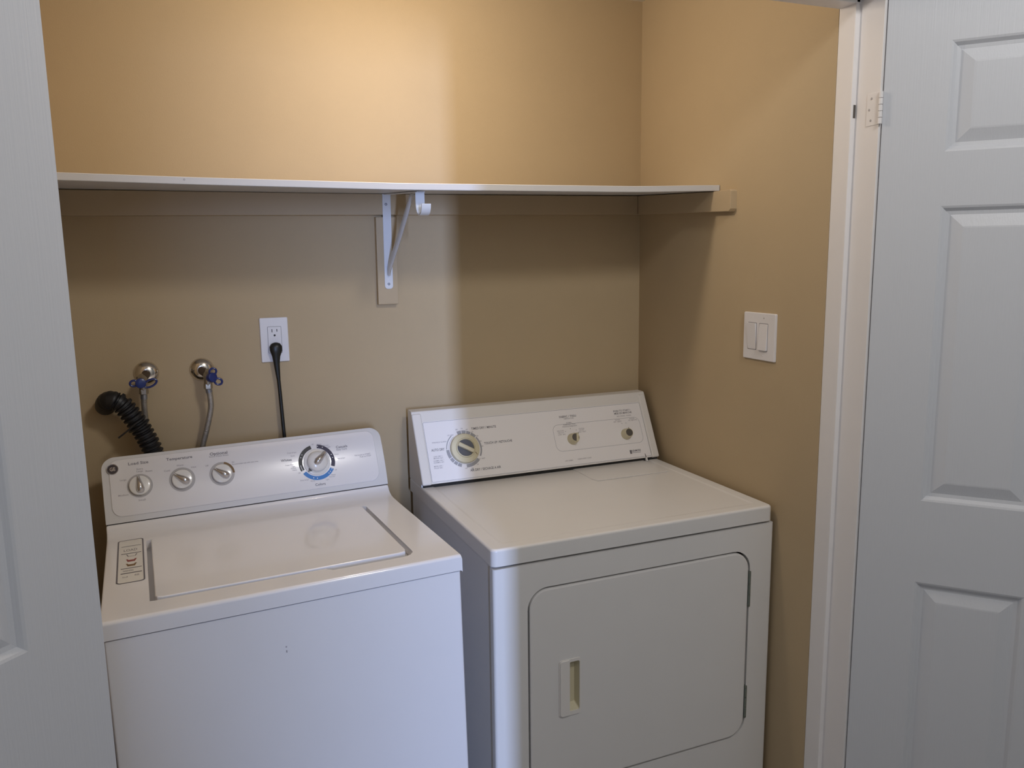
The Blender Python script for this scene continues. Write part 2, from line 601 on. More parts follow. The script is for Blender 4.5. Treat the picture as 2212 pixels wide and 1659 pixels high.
# ------------------------------------------------------------------ outlet and cord
OX, OZ = -1.1142, 1.3815
ol = thing('wall_outlet', 'white duplex wall outlet with a black plug in its lower socket', 'outlet', (OX+0.035, 0, OZ-0.057))
Lo = rel(ol)
fo = lambda u, v, w: Lo(OX+u, -w, OZ-v)
bm = bmesh.new()
slab(bm, rr(0, 0, 0.07, 0.1143, 0.003), 0, 0.0055, fo, 0.0028, 3)
finish('cover_plate', bm, M_plate, ol)
bm = bmesh.new()
slab(bm, rr(0.0190, 0.0235, 0.0520, 0.0905, 0.002), 0.0045, 0.0066, fo, 0.0005)
rc = finish('receptacle', bm, M_plate, ol)
bm = bmesh.new()
line(bm, rr(0.0186, 0.0231, 0.0524, 0.0909, 0.002, 3), 0.0007, 0.0057, fo, True)
finish('outline_gap', bm, M_ink, ol, 0)
for u, v, w, h in ((0.0295, 0.0335, 0.0018, 0.0085), (0.0417, 0.0328, 0.0018, 0.0068)):
    bm = bmesh.new(); slab(bm, rr(u-w/2, v-h/2, u+w/2, v+h/2, 0.0005, 2), 0.0060, 0.00675, fo)
    finish('slot', bm, M_hole, rc, 0)
bm = bmesh.new(); slab(bm, circ(0.0355, 0.0455, 0.0026, 14), 0.0060, 0.00675, fo)
finish('ground_hole', bm, M_hole, rc, 0)
bm = bmesh.new(); slab(bm, circ(0.0352, 0.0085, 0.0022, 12), 0.005, 0.0060, fo, 0.0004)
finish('screw', bm, M_plate, ol, 30)

pc = thing('power_cord', 'black power cord hanging from the outlet down behind the washer', 'power cord', (-1.0785, -0.02, 1.3))
Lp = rel(pc)
bm = bmesh.new()
pp = spline([(-1.0785, -0.0145, 1.3170), (-1.0785, -0.0155, 1.3150), (-1.0785, -0.0175, 1.3080), (-1.0788, -0.019, 1.2970), (-1.0792, -0.0200, 1.2830), (-1.0790, -0.0200, 1.2650), (-1.0782, -0.0200, 1.2480), (-1.0768, -0.0200, 1.2240)], 3)
rad = []
for p in pp:
    z = p.z
    for z0, r0, z1, r1 in ((1.3172, 0.005, 1.3150, 0.0115), (1.3150, 0.0115, 1.3080, 0.0158), (1.3080, 0.0158, 1.2970, 0.0152), (1.2970, 0.0152, 1.2830, 0.0100), (1.2830, 0.0100, 1.2650, 0.0075), (1.2650, 0.0075, 1.2200, 0.0045)):
        if z1-1e-6 <= z <= z0+1e-6:
            rad.append(r0+(r1-r0)*(z0-z)/(z0-z1)); break
    else:
        rad.append(0.0045)
tube(bm, [Lp(*p) for p in pp], rad, 14, True, 0.62)
finish('plug', bm, M_cord, pc, 40)
bm = bmesh.new()
tube(bm, [Lp(*p) for p in spline([(-1.0770, -0.020, 1.228), (-1.0755, -0.020, 1.195), (-1.0740, -0.021, 1.150), (-1.0715, -0.024, 1.074), (-1.067, -0.03, 0.95), (-1.06, -0.035, 0.70)], 6)], 0.0047, 10)
finish('cable', bm, M_cord, pc, 40)

# ------------------------------------------------------------------ light switch on the right wall
SY, SZ = -0.5078, 1.3847
sw = thing('light_switch', 'white double rocker light switch plate on the right wall', 'light switch', (0, SY-0.058, SZ-0.057))
Ls = rel(sw)
fs = lambda u, v, w: Ls(-w, SY-u, SZ-v)
bm = bmesh.new()
slab(bm, rr(0, 0, 0.1158, 0.1143, 0.003), 0, 0.0058, fs, 0.003, 3)
finish('cover_plate', bm, M_plate, sw)
for u0, tilt in ((0.0190, 1), (0.0600, -1)):
    bm = bmesh.new()
    line(bm, rr(u0-0.0006, 0.0250, u0+0.0306, 0.0900, 0.001, 2), 0.0012, 0.0059, fs, True)
    finish('rocker_gap', bm, M_ink, sw, 0)
    bm = bmesh.new()
    ft = lambda u, v, w: fs(u, v, w + (0.0024*tilt*(0.0575-v)/0.0325 if w > 0.006 else 0))
    slab(bm, rr(u0, 0.0257, u0+0.030, 0.0893, 0.001, 2), 0.005, 0.0088, ft, 0.0006)
    finish('rocker', bm, M_plate, sw)
for u in (0.034, 0.075):
    for v in (0.012, 0.103):
        bm = bmesh.new(); slab(bm, circ(u, v, 0.0019, 10), 0.0052, 0.0062, fs, 0.0003)
        finish('screw', bm, M_kgrey if v < 0.05 and u > 0.05 else M_plate, sw, 30)

# ------------------------------------------------------------------ water valves, hoses
def valve(x, z, hx, hz, loops, tilt, label):
    t = thing('water_valve', label, 'valve', (x, 0, z), 'water shutoff valves')
    Lv = rel(t)
    fy = lambda cx, cz: (lambda a, b, c: Lv(cx+a, -c, cz+b))
    bm = bmesh.new()
    lathe(bm, [(0.0290, 0.0), (0.0290, 0.0015), (0.0278, 0.0035), (0.0235, 0.0085), (0.0170, 0.0125), (0.0115, 0.0140), (0.0095, 0.0142)], fy(x, z), 36)
    finish('flange', bm, M_chrome, t, 60)
    bm = bmesh.new()
    tube(bm, [Lv(x, 0, z), Lv(x, -0.034, z), Lv(hx*0.5+x*0.5, -0.046, z-0.006)], 0.0095, 14)
    finish('pipe_stub', bm, M_pipe, t, 40)
    bm = bmesh.new()
    c = Vector((hx*0.7+x*0.3, -0.052, hz*0.7+z*0.3))
    tube(bm, [Lv(c.x, c.y+0.012, c.z+0.006), Lv(c.x, c.y, c.z), Lv(hx, -0.064, hz-0.004)], [0.0105, 0.012, 0.0095], 12)
    tube(bm, [Lv(c.x, -0.053, c.z), Lv(hx*0.6+x*0.4, -0.053, hz-0.020)], [0.011, 0.0095], 12)
    finish('valve_body', bm, M_brass, t, 40)
    bm = bmesh.new()
    # hub
    n = Vector(tilt).normalized()
    hc = Vector((hx, -0.068, hz))
    tube(bm, [Lv(*(hc-n*0.004)), Lv(*(hc+n*0.004)), Lv(*(hc+n*0.010)), Lv(*(hc+n*0.012))], [0.0110, 0.0125, 0.0115, 0.006], 14)
    for (dx, dz, rx, rz, rot) in loops:
        pts = []
        for k in range(17):
            a = 2*math.pi*k/16
            ex, ez = rx*math.cos(a), rz*math.sin(a)
            ca, sa = math.cos(rot), math.sin(rot)
            pts.append(Lv(hx+dx+ex*ca-ez*sa, -0.072, hz+dz+ex*sa+ez*ca))
        tube(bm, pts, 0.0026, 8, False)
    finish('handle', bm, M_blue, t, 40)
    bm = bmesh.new()
    nx = hx*0.6+x*0.4
    lathe(bm, [(0, 0), (0.0098, 0), (0.0105, -0.003), (0.0105, -0.012), (0.0085, -0.0135), (0, -0.0135)], lambda a, b, c_: Lv(nx+a, -0.053+b, hz-0.016+c_), 6)
    finish('hose_nut', bm, M_brass, t, 20)
    return nx, hz-0.030

v1 = valve(-1.3855, 1.2584, -1.3962, 1.2440, ((-0.0145, 0.001, 0.0085, 0.0068, 0.1), (0.021, -0.001, 0.0150, 0.0080, 0.45)), (0.05, -1, 0.1), 'chrome flanged water valve with blue handle, right above the black drain hose')
v2 = valve(-1.2586, 1.2590, -1.2405, 1.2462, ((0.0055, 0.0150, 0.0085, 0.0075, 0.9), (0.0165, -0.0100, 0.0090, 0.0075, -0.5)), (0.5, -0.8, 0.15), 'chrome flanged water valve with blue handle, left of the outlet')

def hose(label, pts):
    t = thing('supply_hose', label, 'hose', pts[0], 'braided supply hoses')
    Lh = rel(t)
    bm = bmesh.new()
    P = spline(pts, 8)
    tube(bm, [Lh(*p) for p in P], 0.0068, 12)
    finish('braided_tube', bm, M_braid, t, 50)
    bm = bmesh.new()
    tube(bm, [Lh(*P[0]), Lh(*P[4])], [0.0075, 0.0078], 12)
    finish('ferrule', bm, M_screw, t, 40)

hose('braided steel water hose partly behind the black drain hose', [(v1[0], -0.053, v1[1]+0.004), (-1.3940, -0.046, 1.188), (-1.3945, -0.034, 1.146), (-1.392, -0.027, 1.086), (-1.387, -0.022, 0.99), (-1.38, -0.020, 0.80)])
hose('braided steel water hose hanging free between drain hose and outlet', [(v2[0], -0.053, v2[1]+0.004), (-1.2448, -0.052, 1.195), (-1.2458, -0.050, 1.165), (-1.2585, -0.046, 1.1135), (-1.2705, -0.042, 1.072), (-1.285, -0.038, 1.0), (-1.295, -0.036, 0.82)])

dh = thing('drain_hose', 'black corrugated drain hose hooked into the wall left of the valves', 'hose', (-1.482, 0, 1.19))
Ld = rel(dh)
P = spline([(-1.368, -0.066, 0.90), (-1.3720, -0.070, 1.008), (-1.3815, -0.075, 1.077), (-1.4007, -0.078, 1.1307), (-1.4201, -0.080, 1.1686), (-1.4382, -0.082, 1.1972), (-1.4528, -0.082, 1.2088)], 26)
bm = bmesh.new()
L_ = [0]
for a, b in zip(P, P[1:]):
    L_.append(L_[-1]+(b-a).length)
rad = [0.0200+0.0035*(1 if math.sin(2*math.pi*l/0.0118) > 0.1 else (-0.6 if math.sin(2*math.pi*l/0.0118) < -0.4 else 0.2)) for l in L_]
tube(bm, [Ld(*p) for p in P], rad, 18)
finish('corrugated_tube', bm, M_black, dh, 35)
bm = bmesh.new()
P2 = spline([(-1.4490, -0.081, 1.2060), (-1.4610, -0.080, 1.2105), (-1.4710, -0.070, 1.2055), (-1.4765, -0.050, 1.1960), (-1.4785, -0.030, 1.1900)], 6)
tube(bm, [Ld(*p) for p in P2], [0.0215+0.001*math.sin(i*2.2) for i in range(len(P2))], 20)
finish('elbow', bm, M_black, dh, 50)
bm = bmesh.new()
tube(bm, [Ld(*p) for p in ((-1.4785, -0.034, 1.191), (-1.4788, -0.018, 1.189), (-1.4790, 0.0, 1.188))], [0.0225, 0.0235, 0.0235], 22)
finish('mouth', bm, M_black, dh, 40)
bm = bmesh.new()
tube(bm, [Ld(*p) for p in spline([(-1.408, -0.104, 1.157), (-1.4150, -0.105, 1.1530), (-1.433, -0.105, 1.138), (-1.4515, -0.103, 1.1240)], 4)], 0.0021, 6)
ring = [(-1.4075+0.0250*math.cos(a)*0.86, -0.0790+0.0250*math.sin(a), 1.1440+0.0250*math.cos(a)*0.50) for a in [2*math.pi*k/20 for k in range(21)]]
tube(bm, [Ld(*p) for p in ring], 0.0022, 6, False)
finish('cable_tie', bm, M_black, dh, 40)

# ------------------------------------------------------------------ appliances: tilted local frames
def frame(yaw, roll, pitch):
    Rz = Matrix.Rotation(yaw, 3, 'Z'); Rx = Matrix.Rotation(pitch, 3, 'X')
    Ry = Matrix(((math.cos(roll), 0, -math.sin(roll)), (0, 1, 0), (math.sin(roll), 0, math.cos(roll))))
    return Rz @ Ry @ Rx

class Rig:
    def __init__(s, name, label, cat, o, ang, k):
        s.k = k
        s.M = frame(*ang)
        o2 = CAM + k*(Vector(o)-CAM)
        s.H = o2.z
        s.root = thing(name, label, cat)
        base = o2 - s.M @ Vector((0, 0, s.H))
        s.root.matrix_world = Matrix.Translation(base) @ s.M.to_4x4()
        s.base = base
    def f(s, a, b, h):
        return Vector((a*s.k, b*s.k, h*s.k+s.H))
    def foot(s, a, b, top):
        """local z at which a foot meets the floor, in the f() units"""
        p = s.base + s.M @ Vector((a*s.k, b*s.k, 0))
        return (-p.z/s.M[2][2] - s.H)/s.k
    def face(s, P0, P1, sag=0.0):
        d = Vector((0, P1[0]-P0[0], P1[1]-P0[1])); S_ = d.length; d.normalize()
        n = Vector((1, 0, 0)).cross(d)
        def g(u, v, w):
            w2 = w + sag*(1-((v-S_/2)/(S_/2))**2)
            q = Vector((u, P0[0], P0[1])) + d*v + n*w2
            return s.f(*q)
        return g

# ================================================================== WASHER
WS = Rig('washing_machine', 'white top loading washing machine on the left with curved control console', 'washing machine',
         (-1.467, -0.6331, 0.9011), (0.0536, 0.0106, -0.0178), 0.95)
R = WS.root; f = WS.f
WW = 0.6855
wf = WS.face((0.5386, 0.022), (0.5925, 0.150), 0.0055)      # console face (u along width, v up the face)

bm = bmesh.new()
slab(bm, rr(0.003, 0.003, WW-0.003, 0.600, 0.006, 3), -0.885, -0.0365, f, 0.0015)
cab = finish('cabinet', bm, M_wash, R)
bm = bmesh.new()
slab(bm, circ(0.3144, -0.1192, 0.0016, 8), 0.0028, 0.0031, lambda u, v, w: f(u, 0.006-w-0.0003, v))
slab(bm, [(0.3132, -0.1305), (0.3160, -0.1315), (0.3158, -0.1265), (0.3138, -0.1260)], 0.0028, 0.0031, lambda u, v, w: f(u, 0.006-w-0.0003, v))
finish('scratch', bm, M_inkl, cab, 0)
for a in (0.05, WW-0.05):
    for b in (0.05, 0.55):
        bm = bmesh.new()
        lathe(bm, [(0, WS.foot(a, b, 0)), (0.020, WS.foot(a, b, 0)), (0.020, WS.foot(a, b, 0)+0.012), (0.008, WS.foot(a, b, 0)+0.014), (0.008, -0.88), (0, -0.88)],
              lambda x, y, z: f(a+x, b+y, z), 14)
        finish('foot', bm, M_black, R, 30)

# deck: rounded front lip, flat with lid well, back swept up to the console
def deck_profile(dn):
    q = [(0.600, -0.0345), (0.0, -0.0345), (0.0, -0.007)]
    for i in range(1, 6):
        t = math.radians(90*i/5)
        q.append((0.007-0.007*math.cos(t), -0.007+0.007*math.sin(t)-dn))
    return q
BK = [(0.455, 0.0), (0.490, 0.0006), (0.506, 0.0022), (0.520, 0.0062), (0.530, 0.0120), (0.5360, 0.0185), (0.5385, 0.0222), (0.600, 0.0226)]
bm = bmesh.new()
side_sec = []
# full-width strips: front lip and back sweep, with softened side edges
stations = [(0.0, 0.0045), (0.0013, 0.0014), (0.0045, 0.0)]
st = stations + [(WW-x, d) for x, d in reversed(stations)]
def strips(pr, closed=False):
    prev = None
    for x, d in st:
        cur = [bm.verts.new(f(x, b, h-d)) for b, h in pr]
        if prev:
            for i in range(len(pr)-1):
                bm.faces.new((prev[i], prev[i+1], cur[i+1], cur[i]))
        prev = cur
front = [(0.0, -0.0345), (0.0, -0.0075)] + [(0.0075-0.0075*math.cos(math.radians(18*i)), -0.0075+0.0075*math.sin(math.radians(18*i))) for i in range(1, 6)] + [(0.034, 0.0)]
strips(front); strips(BK)
for s0, s1 in ((0, 2), (3, 5)):
    prev = None
    for x, d in st[s0:s1+1]:
        cur = [bm.verts.new(f(x, b, -d)) for b in (0.034, 0.455)]
        if prev:
            bm.faces.new((prev[0], prev[1], cur[1], cur[0]))
        prev = cur
well = [(0.083, 0.066), (0.088, 0.0635), (0.412, 0.0635), (0.424, 0.049), (0.578, 0.049), (0.590, 0.055), (0.599, 0.068), (0.600, 0.080), (0.5990, 0.448), (0.592, 0.4535), (0.090, 0.4535), (0.083, 0.447)]
outer = [(0.0045, 0.034), (WW-0.0045, 0.034), (WW-0.0045, 0.455), (0.0045, 0.455)]
tris = tessellate_polygon([[Vector((x, y, 0)) for x, y in outer], [Vector((x, y, 0)) for x, y in well]])
vv = [bm.verts.new(f(x, y, 0)) for x, y in outer+well]
for t in tris:
    bm.faces.new([vv[i] for i in t])
lo = [bm.verts.new(f(x, y, -0.020)) for x, y in well]
hi = vv[4:]
for i in range(len(well)):
    j = (i+1) % len(well)
    bm.faces.new((hi[i], hi[j], lo[j], lo[i]))
bm.faces.new(lo)
for x in (0.0, WW):
    prof = front+[(0.455, 0.0)]+BK[1:]+[(0.600, -0.0345)]
    bm.faces.new([bm.verts.new(f(x, b, (h-0.0045 if h > -0.01 else h))) for b, h in prof])
bmesh.ops.remove_doubles(bm, verts=bm.verts[:], dist=1e-5)
finish('deck', bm, M_wash, R, 30)

bm = bmesh.new()
lid_loop = [(0.0925, 0.0815), (0.0965, 0.0725), (0.107, 0.0690), (0.40, 0.0672), (0.570, 0.0672), (0.5835, 0.0715), (0.5880, 0.083), (0.5875, 0.438), (0.5840, 0.4465), (0.575, 0.4505), (0.108, 0.4505), (0.0975, 0.4475), (0.0930, 0.4400)]
slab(bm, lid_loop, -0.013, 0.0035, f, 0.003, 3)
finish('lid', bm, M_wash, R, 30)

# instruction label with basin icons
lb = bmesh.new()
slab(lb, rr(0.0255, 0.187, 0.0760, 0.473, 0.008, 5), 0.0, 0.0004, f)
lab = finish('instruction_label', lb, M_label, R, 0)
lab['label'] = 'paper instruction label with basin icons'
bm = bmesh.new()
line(bm, rr(0.0255, 0.187, 0.0760, 0.473, 0.008, 5), 0.0030, 0.0006, f, True)
for b0, b1 in ((0.424, 0.427), (0.371, 0.375), (0.272, 0.276), (0.241, 0.246)):
    poly(bm, [(0.032, b0), (0.072, b0), (0.072, b1), (0.032, b1)], 0.0006, f)
line(bm, [(0.043, 0.366), (0.046, 0.352), (0.060, 0.352), (0.063, 0.366)], 0.0018, 0.0006, f)
text(bm, 'LOAD', 0.037, 0.064, 0.397, 0.0006, f, 0.016)
text(bm, 'WARNING', 0.036, 0.056, 0.259, 0.0006, f, 0.011)
text(bm, 'lid', 0.036, 0.045, 0.222, 0.0006, f, 0.008)
text(bm, 'fill', 0.058, 0.066, 0.226, 0.0006, f, 0.010)
setp(finish('label_print', bm, M_ink, lab, 0), kind='stuff')
for bb, m in ((0.324, M_red), (0.294, M_brown)):
    bm = bmesh.new()
    poly(bm, [(0.0450, bb-0.008), (0.0590, bb-0.008), (0.0630, bb+0.010), (0.0590, bb+0.010), (0.0575, bb+0.004), (0.0465, bb+0.004), (0.0450, bb+0.010), (0.0415, bb+0.010)], 0.0006, f)
    finish('basin_icon', bm, m, lab, 0)

# console
def face_solid(loop, w0, w1, g, bev, cuts=(), seg=3):
    bm = bmesh.new()
    b = bmesh.new()
    slab(b, loop, w0, w1, ID, bev, seg)
    for c in cuts:
        bmesh.ops.bisect_plane(b, geom=b.verts[:]+b.edges[:]+b.faces[:], plane_co=(0, c, 0), plane_no=(0, 1, 0))
    merge(bm, b, g)
    return bm
cuts = [0.012*i for i in range(1, 14)]
bm = bmesh.new()
box(bm, (0.002, 0.5420, 0.0215), (WW-0.002, 0.5900, 0.0262), f)
finish('console_gap_shade', bm, M_dark, R, 0)  # dark strip painting in the shade under the console
bm = face_solid(rr(0, 0.0030, WW, 0.1640, (0.001, 0.001, 0.030, 0.030), 8), -0.030, 0.0, wf, 0.006, cuts)
con = finish('console', bm, M_washp, R, 30)
bm = face_solid(rr(0.016, 0.0165, WW-0.020, 0.1560, (0.024, 0.024, 0.022, 0.022), 8), -0.004, 0.0022, wf, 0.0018, cuts)
pan = finish('control_panel', bm, M_washpan, R, 30)
WZ = 0.0026

# printed lettering
bm = bmesh.new()
for t, a0, a1, s, h, bo in (
        ('Load Size', 0.0594, 0.1040, 0.1418, 0.0070, 0.012), ('Temperature', 0.1441, 0.2040, 0.1415, 0.0070, 0.012),
        ('Optional', 0.2451, 0.2874, 0.1420, 0.0075, 0.012), ('Whites', 0.4140, 0.4413, 0.1015, 0.0066, 0.01),
        ('Casuals', 0.5600, 0.5904, 0.1196, 0.0066, 0.01), ('Colors', 0.4925, 0.5190, 0.0274, 0.0066, 0.01)):
    bm = bmesh.new(); text(bm, t, a0, a1, s, WZ, wf, h, bo); finish('printed_title', bm, M_ink, pan, 0)
bm = bmesh.new()
for t, a0, a1, s, h in (
        ('Extra Water Rinse', 0.2434, 0.2890, 0.1350, 0.0040), ('Easy Care', 0.5605, 0.5880, 0.1126, 0.0052),
        ('Extra', 0.0768, 0.0905, 0.1262, 0.0040), ('Large', 0.0762, 0.0900, 0.1205, 0.0040),
        ('Reset', 0.0960, 0.1110, 0.1185, 0.0040), ('Large', 0.0385, 0.0520, 0.1037, 0.0040),
        ('Medium', 0.0320, 0.0540, 0.0670, 0.0040), ('Small', 0.0745, 0.0900, 0.0500, 0.0042),
        ('Cold', 0.1365, 0.1500, 0.1130, 0.0042), ('Warm', 0.1660, 0.1815, 0.1228, 0.0042), ('Hot', 0.1990, 0.2105, 0.1140, 0.0042),
        ('Off', 0.2315, 0.2390, 0.1130, 0.0042), ('On', 0.2945, 0.3010, 0.1142, 0.0040), ('Recommended only with extra rinse', 0.2948, 0.3582, 0.1085, 0.0036),
        ('Pull knob to START', 0.6060, 0.6492, 0.0903, 0.0040), ('Push to STOP', 0.6190, 0.6496, 0.0850, 0.0040)):
    text(bm, t, a0, a1, s, WZ, wf, h, 0.006)
setp(finish('printed_caption', bm, M_inkl, pan, 0), kind='stuff')
bm = bmesh.new()
for t, a0, a1, s in (
        ('Off', 0.4975, 0.5030, 0.1350), ('Heavy', 0.5120, 0.5240, 0.1336), ('Normal', 0.5268, 0.5410, 0.1284), ('Light', 0.5370, 0.5465, 0.1232),
        ('Rinse', 0.5530, 0.5640, 0.1005), ('Drain & Spin', 0.5560, 0.5790, 0.0882), ('Drain & Spin', 0.4330, 0.4560, 0.1195), ('Soak', 0.4405, 0.4510, 0.1108),
        ('Power Wash', 0.4240, 0.4455, 0.0876), ('Light', 0.4390, 0.4480, 0.0827), ('Normal', 0.4360, 0.4492, 0.0779), ('Heavy', 0.4395, 0.4510, 0.0730),
        ('Off', 0.4530, 0.4590, 0.0633), ('Off', 0.5475, 0.5530, 0.0590), ('Heavy', 0.5365, 0.5480, 0.0475), ('Normal', 0.5310, 0.5450, 0.0428), ('Light', 0.5210, 0.5300, 0.0370),
        ('Rinse', 0.4820, 0.4930, 0.0385), ('Drain & Spin', 0.4560, 0.4780, 0.0435)):
    text(bm, t, a0, a1, s, WZ, wf, 0.0036, 0.004)
setp(finish('dial_caption', bm, M_inkl, pan, 0), kind='stuff')

# badge
bx, bs = 0.0245, 0.1330
bm = bmesh.new()
lathe(bm, [(0.0130, 0.002), (0.0132, 0.0040), (0.0124, 0.0052), (0.0114, 0.0046)], lambda u, v, w: wf(bx+u, bs+v, w), 28)
bd = finish('badge', bm, M_silver, R, 50)
bm = bmesh.new()
lathe(bm, [(0, 0.0050), (0.0116, 0.0046)], lambda u, v, w: wf(bx+u, bs+v, w), 28)
finish('badge_field', bm, M_badge, bd, 0)
bm = bmesh.new()
text(bm, 'GE', bx-0.0062, bx+0.0062, bs, 0.0053, wf, 0.0088, 0.02)
finish('badge_lettering', bm, M_silver, bd, 0)

# three small knobs
def small_knob(a, s, rot, ringr, brown):
    g = lambda u, v, w: wf(a+u, s+v, w+0.0024)
    bm = bmesh.new()
    ring_sector(bm, 0, 0, 0.022, ringr, 0, 360, 0.0002, g, 40)
    kn = finish('knob_ring', bm, M_kgrey, pan, 0)
    if brown:
        bm = bmesh.new()
        ring_sector(bm, 0, 0, 0.0255, 0.0305, -2, 75, 0.0004, g)
        finish('brown_arc', bm, M_brown, pan, 0)
    bm = bmesh.new()
    lathe(bm, [(0.0240, 0.0), (0.0240, 0.006), (0.0228, 0.0085), (0.020, 0.0095), (0, 0.0105)], g, 36)
    k = finish('knob', bm, M_kwhite, R, 40)
    # tapered fin
    bm = bmesh.new()
    ca, sa = math.cos(rot), math.sin(rot)
    secs = []
    for t, w, h in ((-0.0200, 0.0015, 0.008), (-0.0188, 0.0056, 0.0130), (-0.015, 0.0084, 0.0190), (-0.009, 0.0096, 0.0222), (0.000, 0.0084, 0.0215), (0.010, 0.0060, 0.0180), (0.0205, 0.0040, 0.0140), (0.0235, 0.0030, 0.010)):
        r_ = []
        for k_ in range(9):
            q = math.pi*k_/8
            yy = w*math.cos(q); ww = 0.0075+(h-0.0075)*math.sin(q)**0.8
            r_.append(bm.verts.new(g(t*ca-yy*sa, t*sa+yy*ca, ww)))
        secs.append(r_)
    for p, q in zip(secs, secs[1:]):
        for i in range(8):
            bm.faces.new((p[i], p[i+1], q[i+1], q[i]))
    bm.faces.new(secs[0]); bm.faces.new(secs[-1])
    finish('grip', bm, M_silver, k, 50)
    bm = bmesh.new()
    line(bm, [(0.016*ca, 0.016*sa), (0.0225*ca, 0.0225*sa)], 0.0011, 0.0172, g)
    finish('pointer_mark', bm, M_dot, k, 0)
small_knob(0.0805, 0.0850, math.radians(96), 0.0285, False)
small_knob(0.1755, 0.0868, math.radians(142), 0.0300, False)
small_knob(0.2685, 0.0880, math.radians(142), 0.0300, True)

# cycle dial
cx, cs = 0.5045, 0.0862
g = lambda u, v, w: wf(cx+u, cs+v, w+0.0024)
for m, a0, a1, nm in ((M_arcg, 103, 205, 'charcoal_arc'), (M_arcp, -22, 82, 'navy_arc'), (M_arcb, 214, 330, 'blue_arc')):
    bm = bmesh.new()
    ring_sector(bm, 0, 0, 0.0375, 0.0475, a0, a1, 0.0002, g)
    finish(nm, bm, m, pan, 0)
bm = bmesh.new()
for a in (146, 157, 187, 192, 197, 202, 79, 62, 21, 9, 327, 317, 309, 264, 251):
    poly(bm, circ(0.0428*math.cos(math.radians(a)), 0.0428*math.sin(math.radians(a)), 0.0014, 8), 0.0004, g)
setp(finish('dial_dots', bm, M_dot, pan, 0), kind='stuff')
bm = bmesh.new()
lathe(bm, [(0.0345, 0.0), (0.0345, 0.003), (0.0330, 0.004), (0.0265, 0.0045), (0.0265, 0.014), (0.0250, 0.018), (0.019, 0.0215), (0.010, 0.0232), (0, 0.0236)], g, 44)
dial = finish('cycle_dial', bm, M_kwhite, R, 40)
bm = bmesh.new()
rot = math.radians(43); ca, sa = math.cos(rot), math.sin(rot)
secs = []
for t, w, h in ((-0.014, 0.002, 0.022), (-0.011, 0.0085, 0.028), (-0.002, 0.0115, 0.0330), (0.009, 0.0098, 0.0325), (0.020, 0.0074, 0.0275), (0.031, 0.0052, 0.0190), (0.033, 0.0040, 0.014)):
    r_ = []
    for k_ in range(9):
        q = math.pi*k_/8
        yy = w*math.cos(q); ww = 0.010+(h-0.010)*math.sin(q)**0.8
        r_.append(bm.verts.new(g(t*ca-yy*sa, t*sa+yy*ca, ww)))
    secs.append(r_)
for p, q in zip(secs, secs[1:]):
    for i in range(8):
        bm.faces.new((p[i], p[i+1], q[i+1], q[i]))
bm.faces.new(secs[0]); bm.faces.new(secs[-1])
finish('grip', bm, M_silver, dial, 50)
bm = bmesh.new()
rot = math.radians(222)
poly(bm, [(0.036*math.cos(rot), 0.036*math.sin(rot)), (0.0272*math.cos(rot+0.22), 0.0272*math.sin(rot+0.22)), (0.0272*math.cos(rot-0.22), 0.0272*math.sin(rot-0.22))][::-1], 0.0050, g)
finish('pointer_mark', bm, M_dgrey, dial, 0)

# ================================================================== DRYER
DS = Rig('clothes_dryer', 'white front loading clothes dryer on the right with square console', 'dryer',
         (-0.7226, -0.6173, 0.9144), (0.0141, -0.0029, -0.001), 0.974)
R = DS.root; f = DS.f
DWD = 0.7458
bm = bmesh.new()
slab(bm, rr(0.005, 0.0215, DWD, 0.630, 0.002, 2), -0.885, -0.0415, f)
finish('cabinet', bm, M_dry, R)
# front panel with the door opening
DL = rr(0.0850, -0.5955, 0.6770, -0.1075, (0.046, 0.046, 0.046, 0.044), 8)
DO = rr(0.0810, -0.5995, 0.6815, -0.1030, (0.050, 0.050, 0.050, 0.048), 8)
bm = bmesh.new()
fp = lambda u, v, w: f(u, 0.0205-w, v)
E0, E1 = 0.0095, 0.7435
plate(bm, [(E0, -0.875), (E1, -0.875), (E1, -0.0445), (E0, -0.0445)], [DO], 0.004, 0.0205, fp)
for x0, x1 in ((0.0020, E0), (0.7505, E1)):          # rolled side edges
    prev = None
    sg = 1 if x1 > x0 else -1
    for i in range(7):
        t = math.radians(90*i/6)
        px = x0 + sg*0.0075*(1-math.cos(t)); pw = 0.0205-0.0075*(1-math.sin(t))
        cur = [bm.verts.new(fp(px, v, pw)) for v in (-0.875, -0.0445)]
        if prev: bm.faces.new((prev[0], prev[1], cur[1], cur[0]))
        else:
            b0 = [bm.verts.new(fp(px, v, 0.0)) for v in (-0.875, -0.0445)]
            bm.faces.new((b0[0], b0[1], cur[1], cur[0]))
        prev = cur
for x0, x1 in ((0.0020, E0), (0.7505, E1)):
    sg = 1 if x1 > x0 else -1
    q = [(x0 + sg*0.0075*(1-math.cos(math.radians(15*i))), 0.0205-0.0075*(1-math.sin(math.radians(15*i)))) for i in range(7)]
    for v in (-0.875, -0.0445):
        bm.faces.new([bm.verts.new(fp(a, v, b)) for a, b in q+[(E1 if sg < 0 else E0, 0.0), (x0, 0.0)]])
bmesh.ops.remove_doubles(bm, verts=bm.verts[:], dist=1e-5)
finish('front_panel', bm, M_dry, R, 30)
bm = bmesh.new()
slab(bm, rr(0.070, -0.612, 0.693, -0.092, 0.05, 6), -0.001, 0.0, lambda u, v, w: f(u, 0.0195-w*0.1, v))
finish('gap_shade_backing', bm, M_dark, R, 0)  # dark sheet standing in for shade in the slit round the door
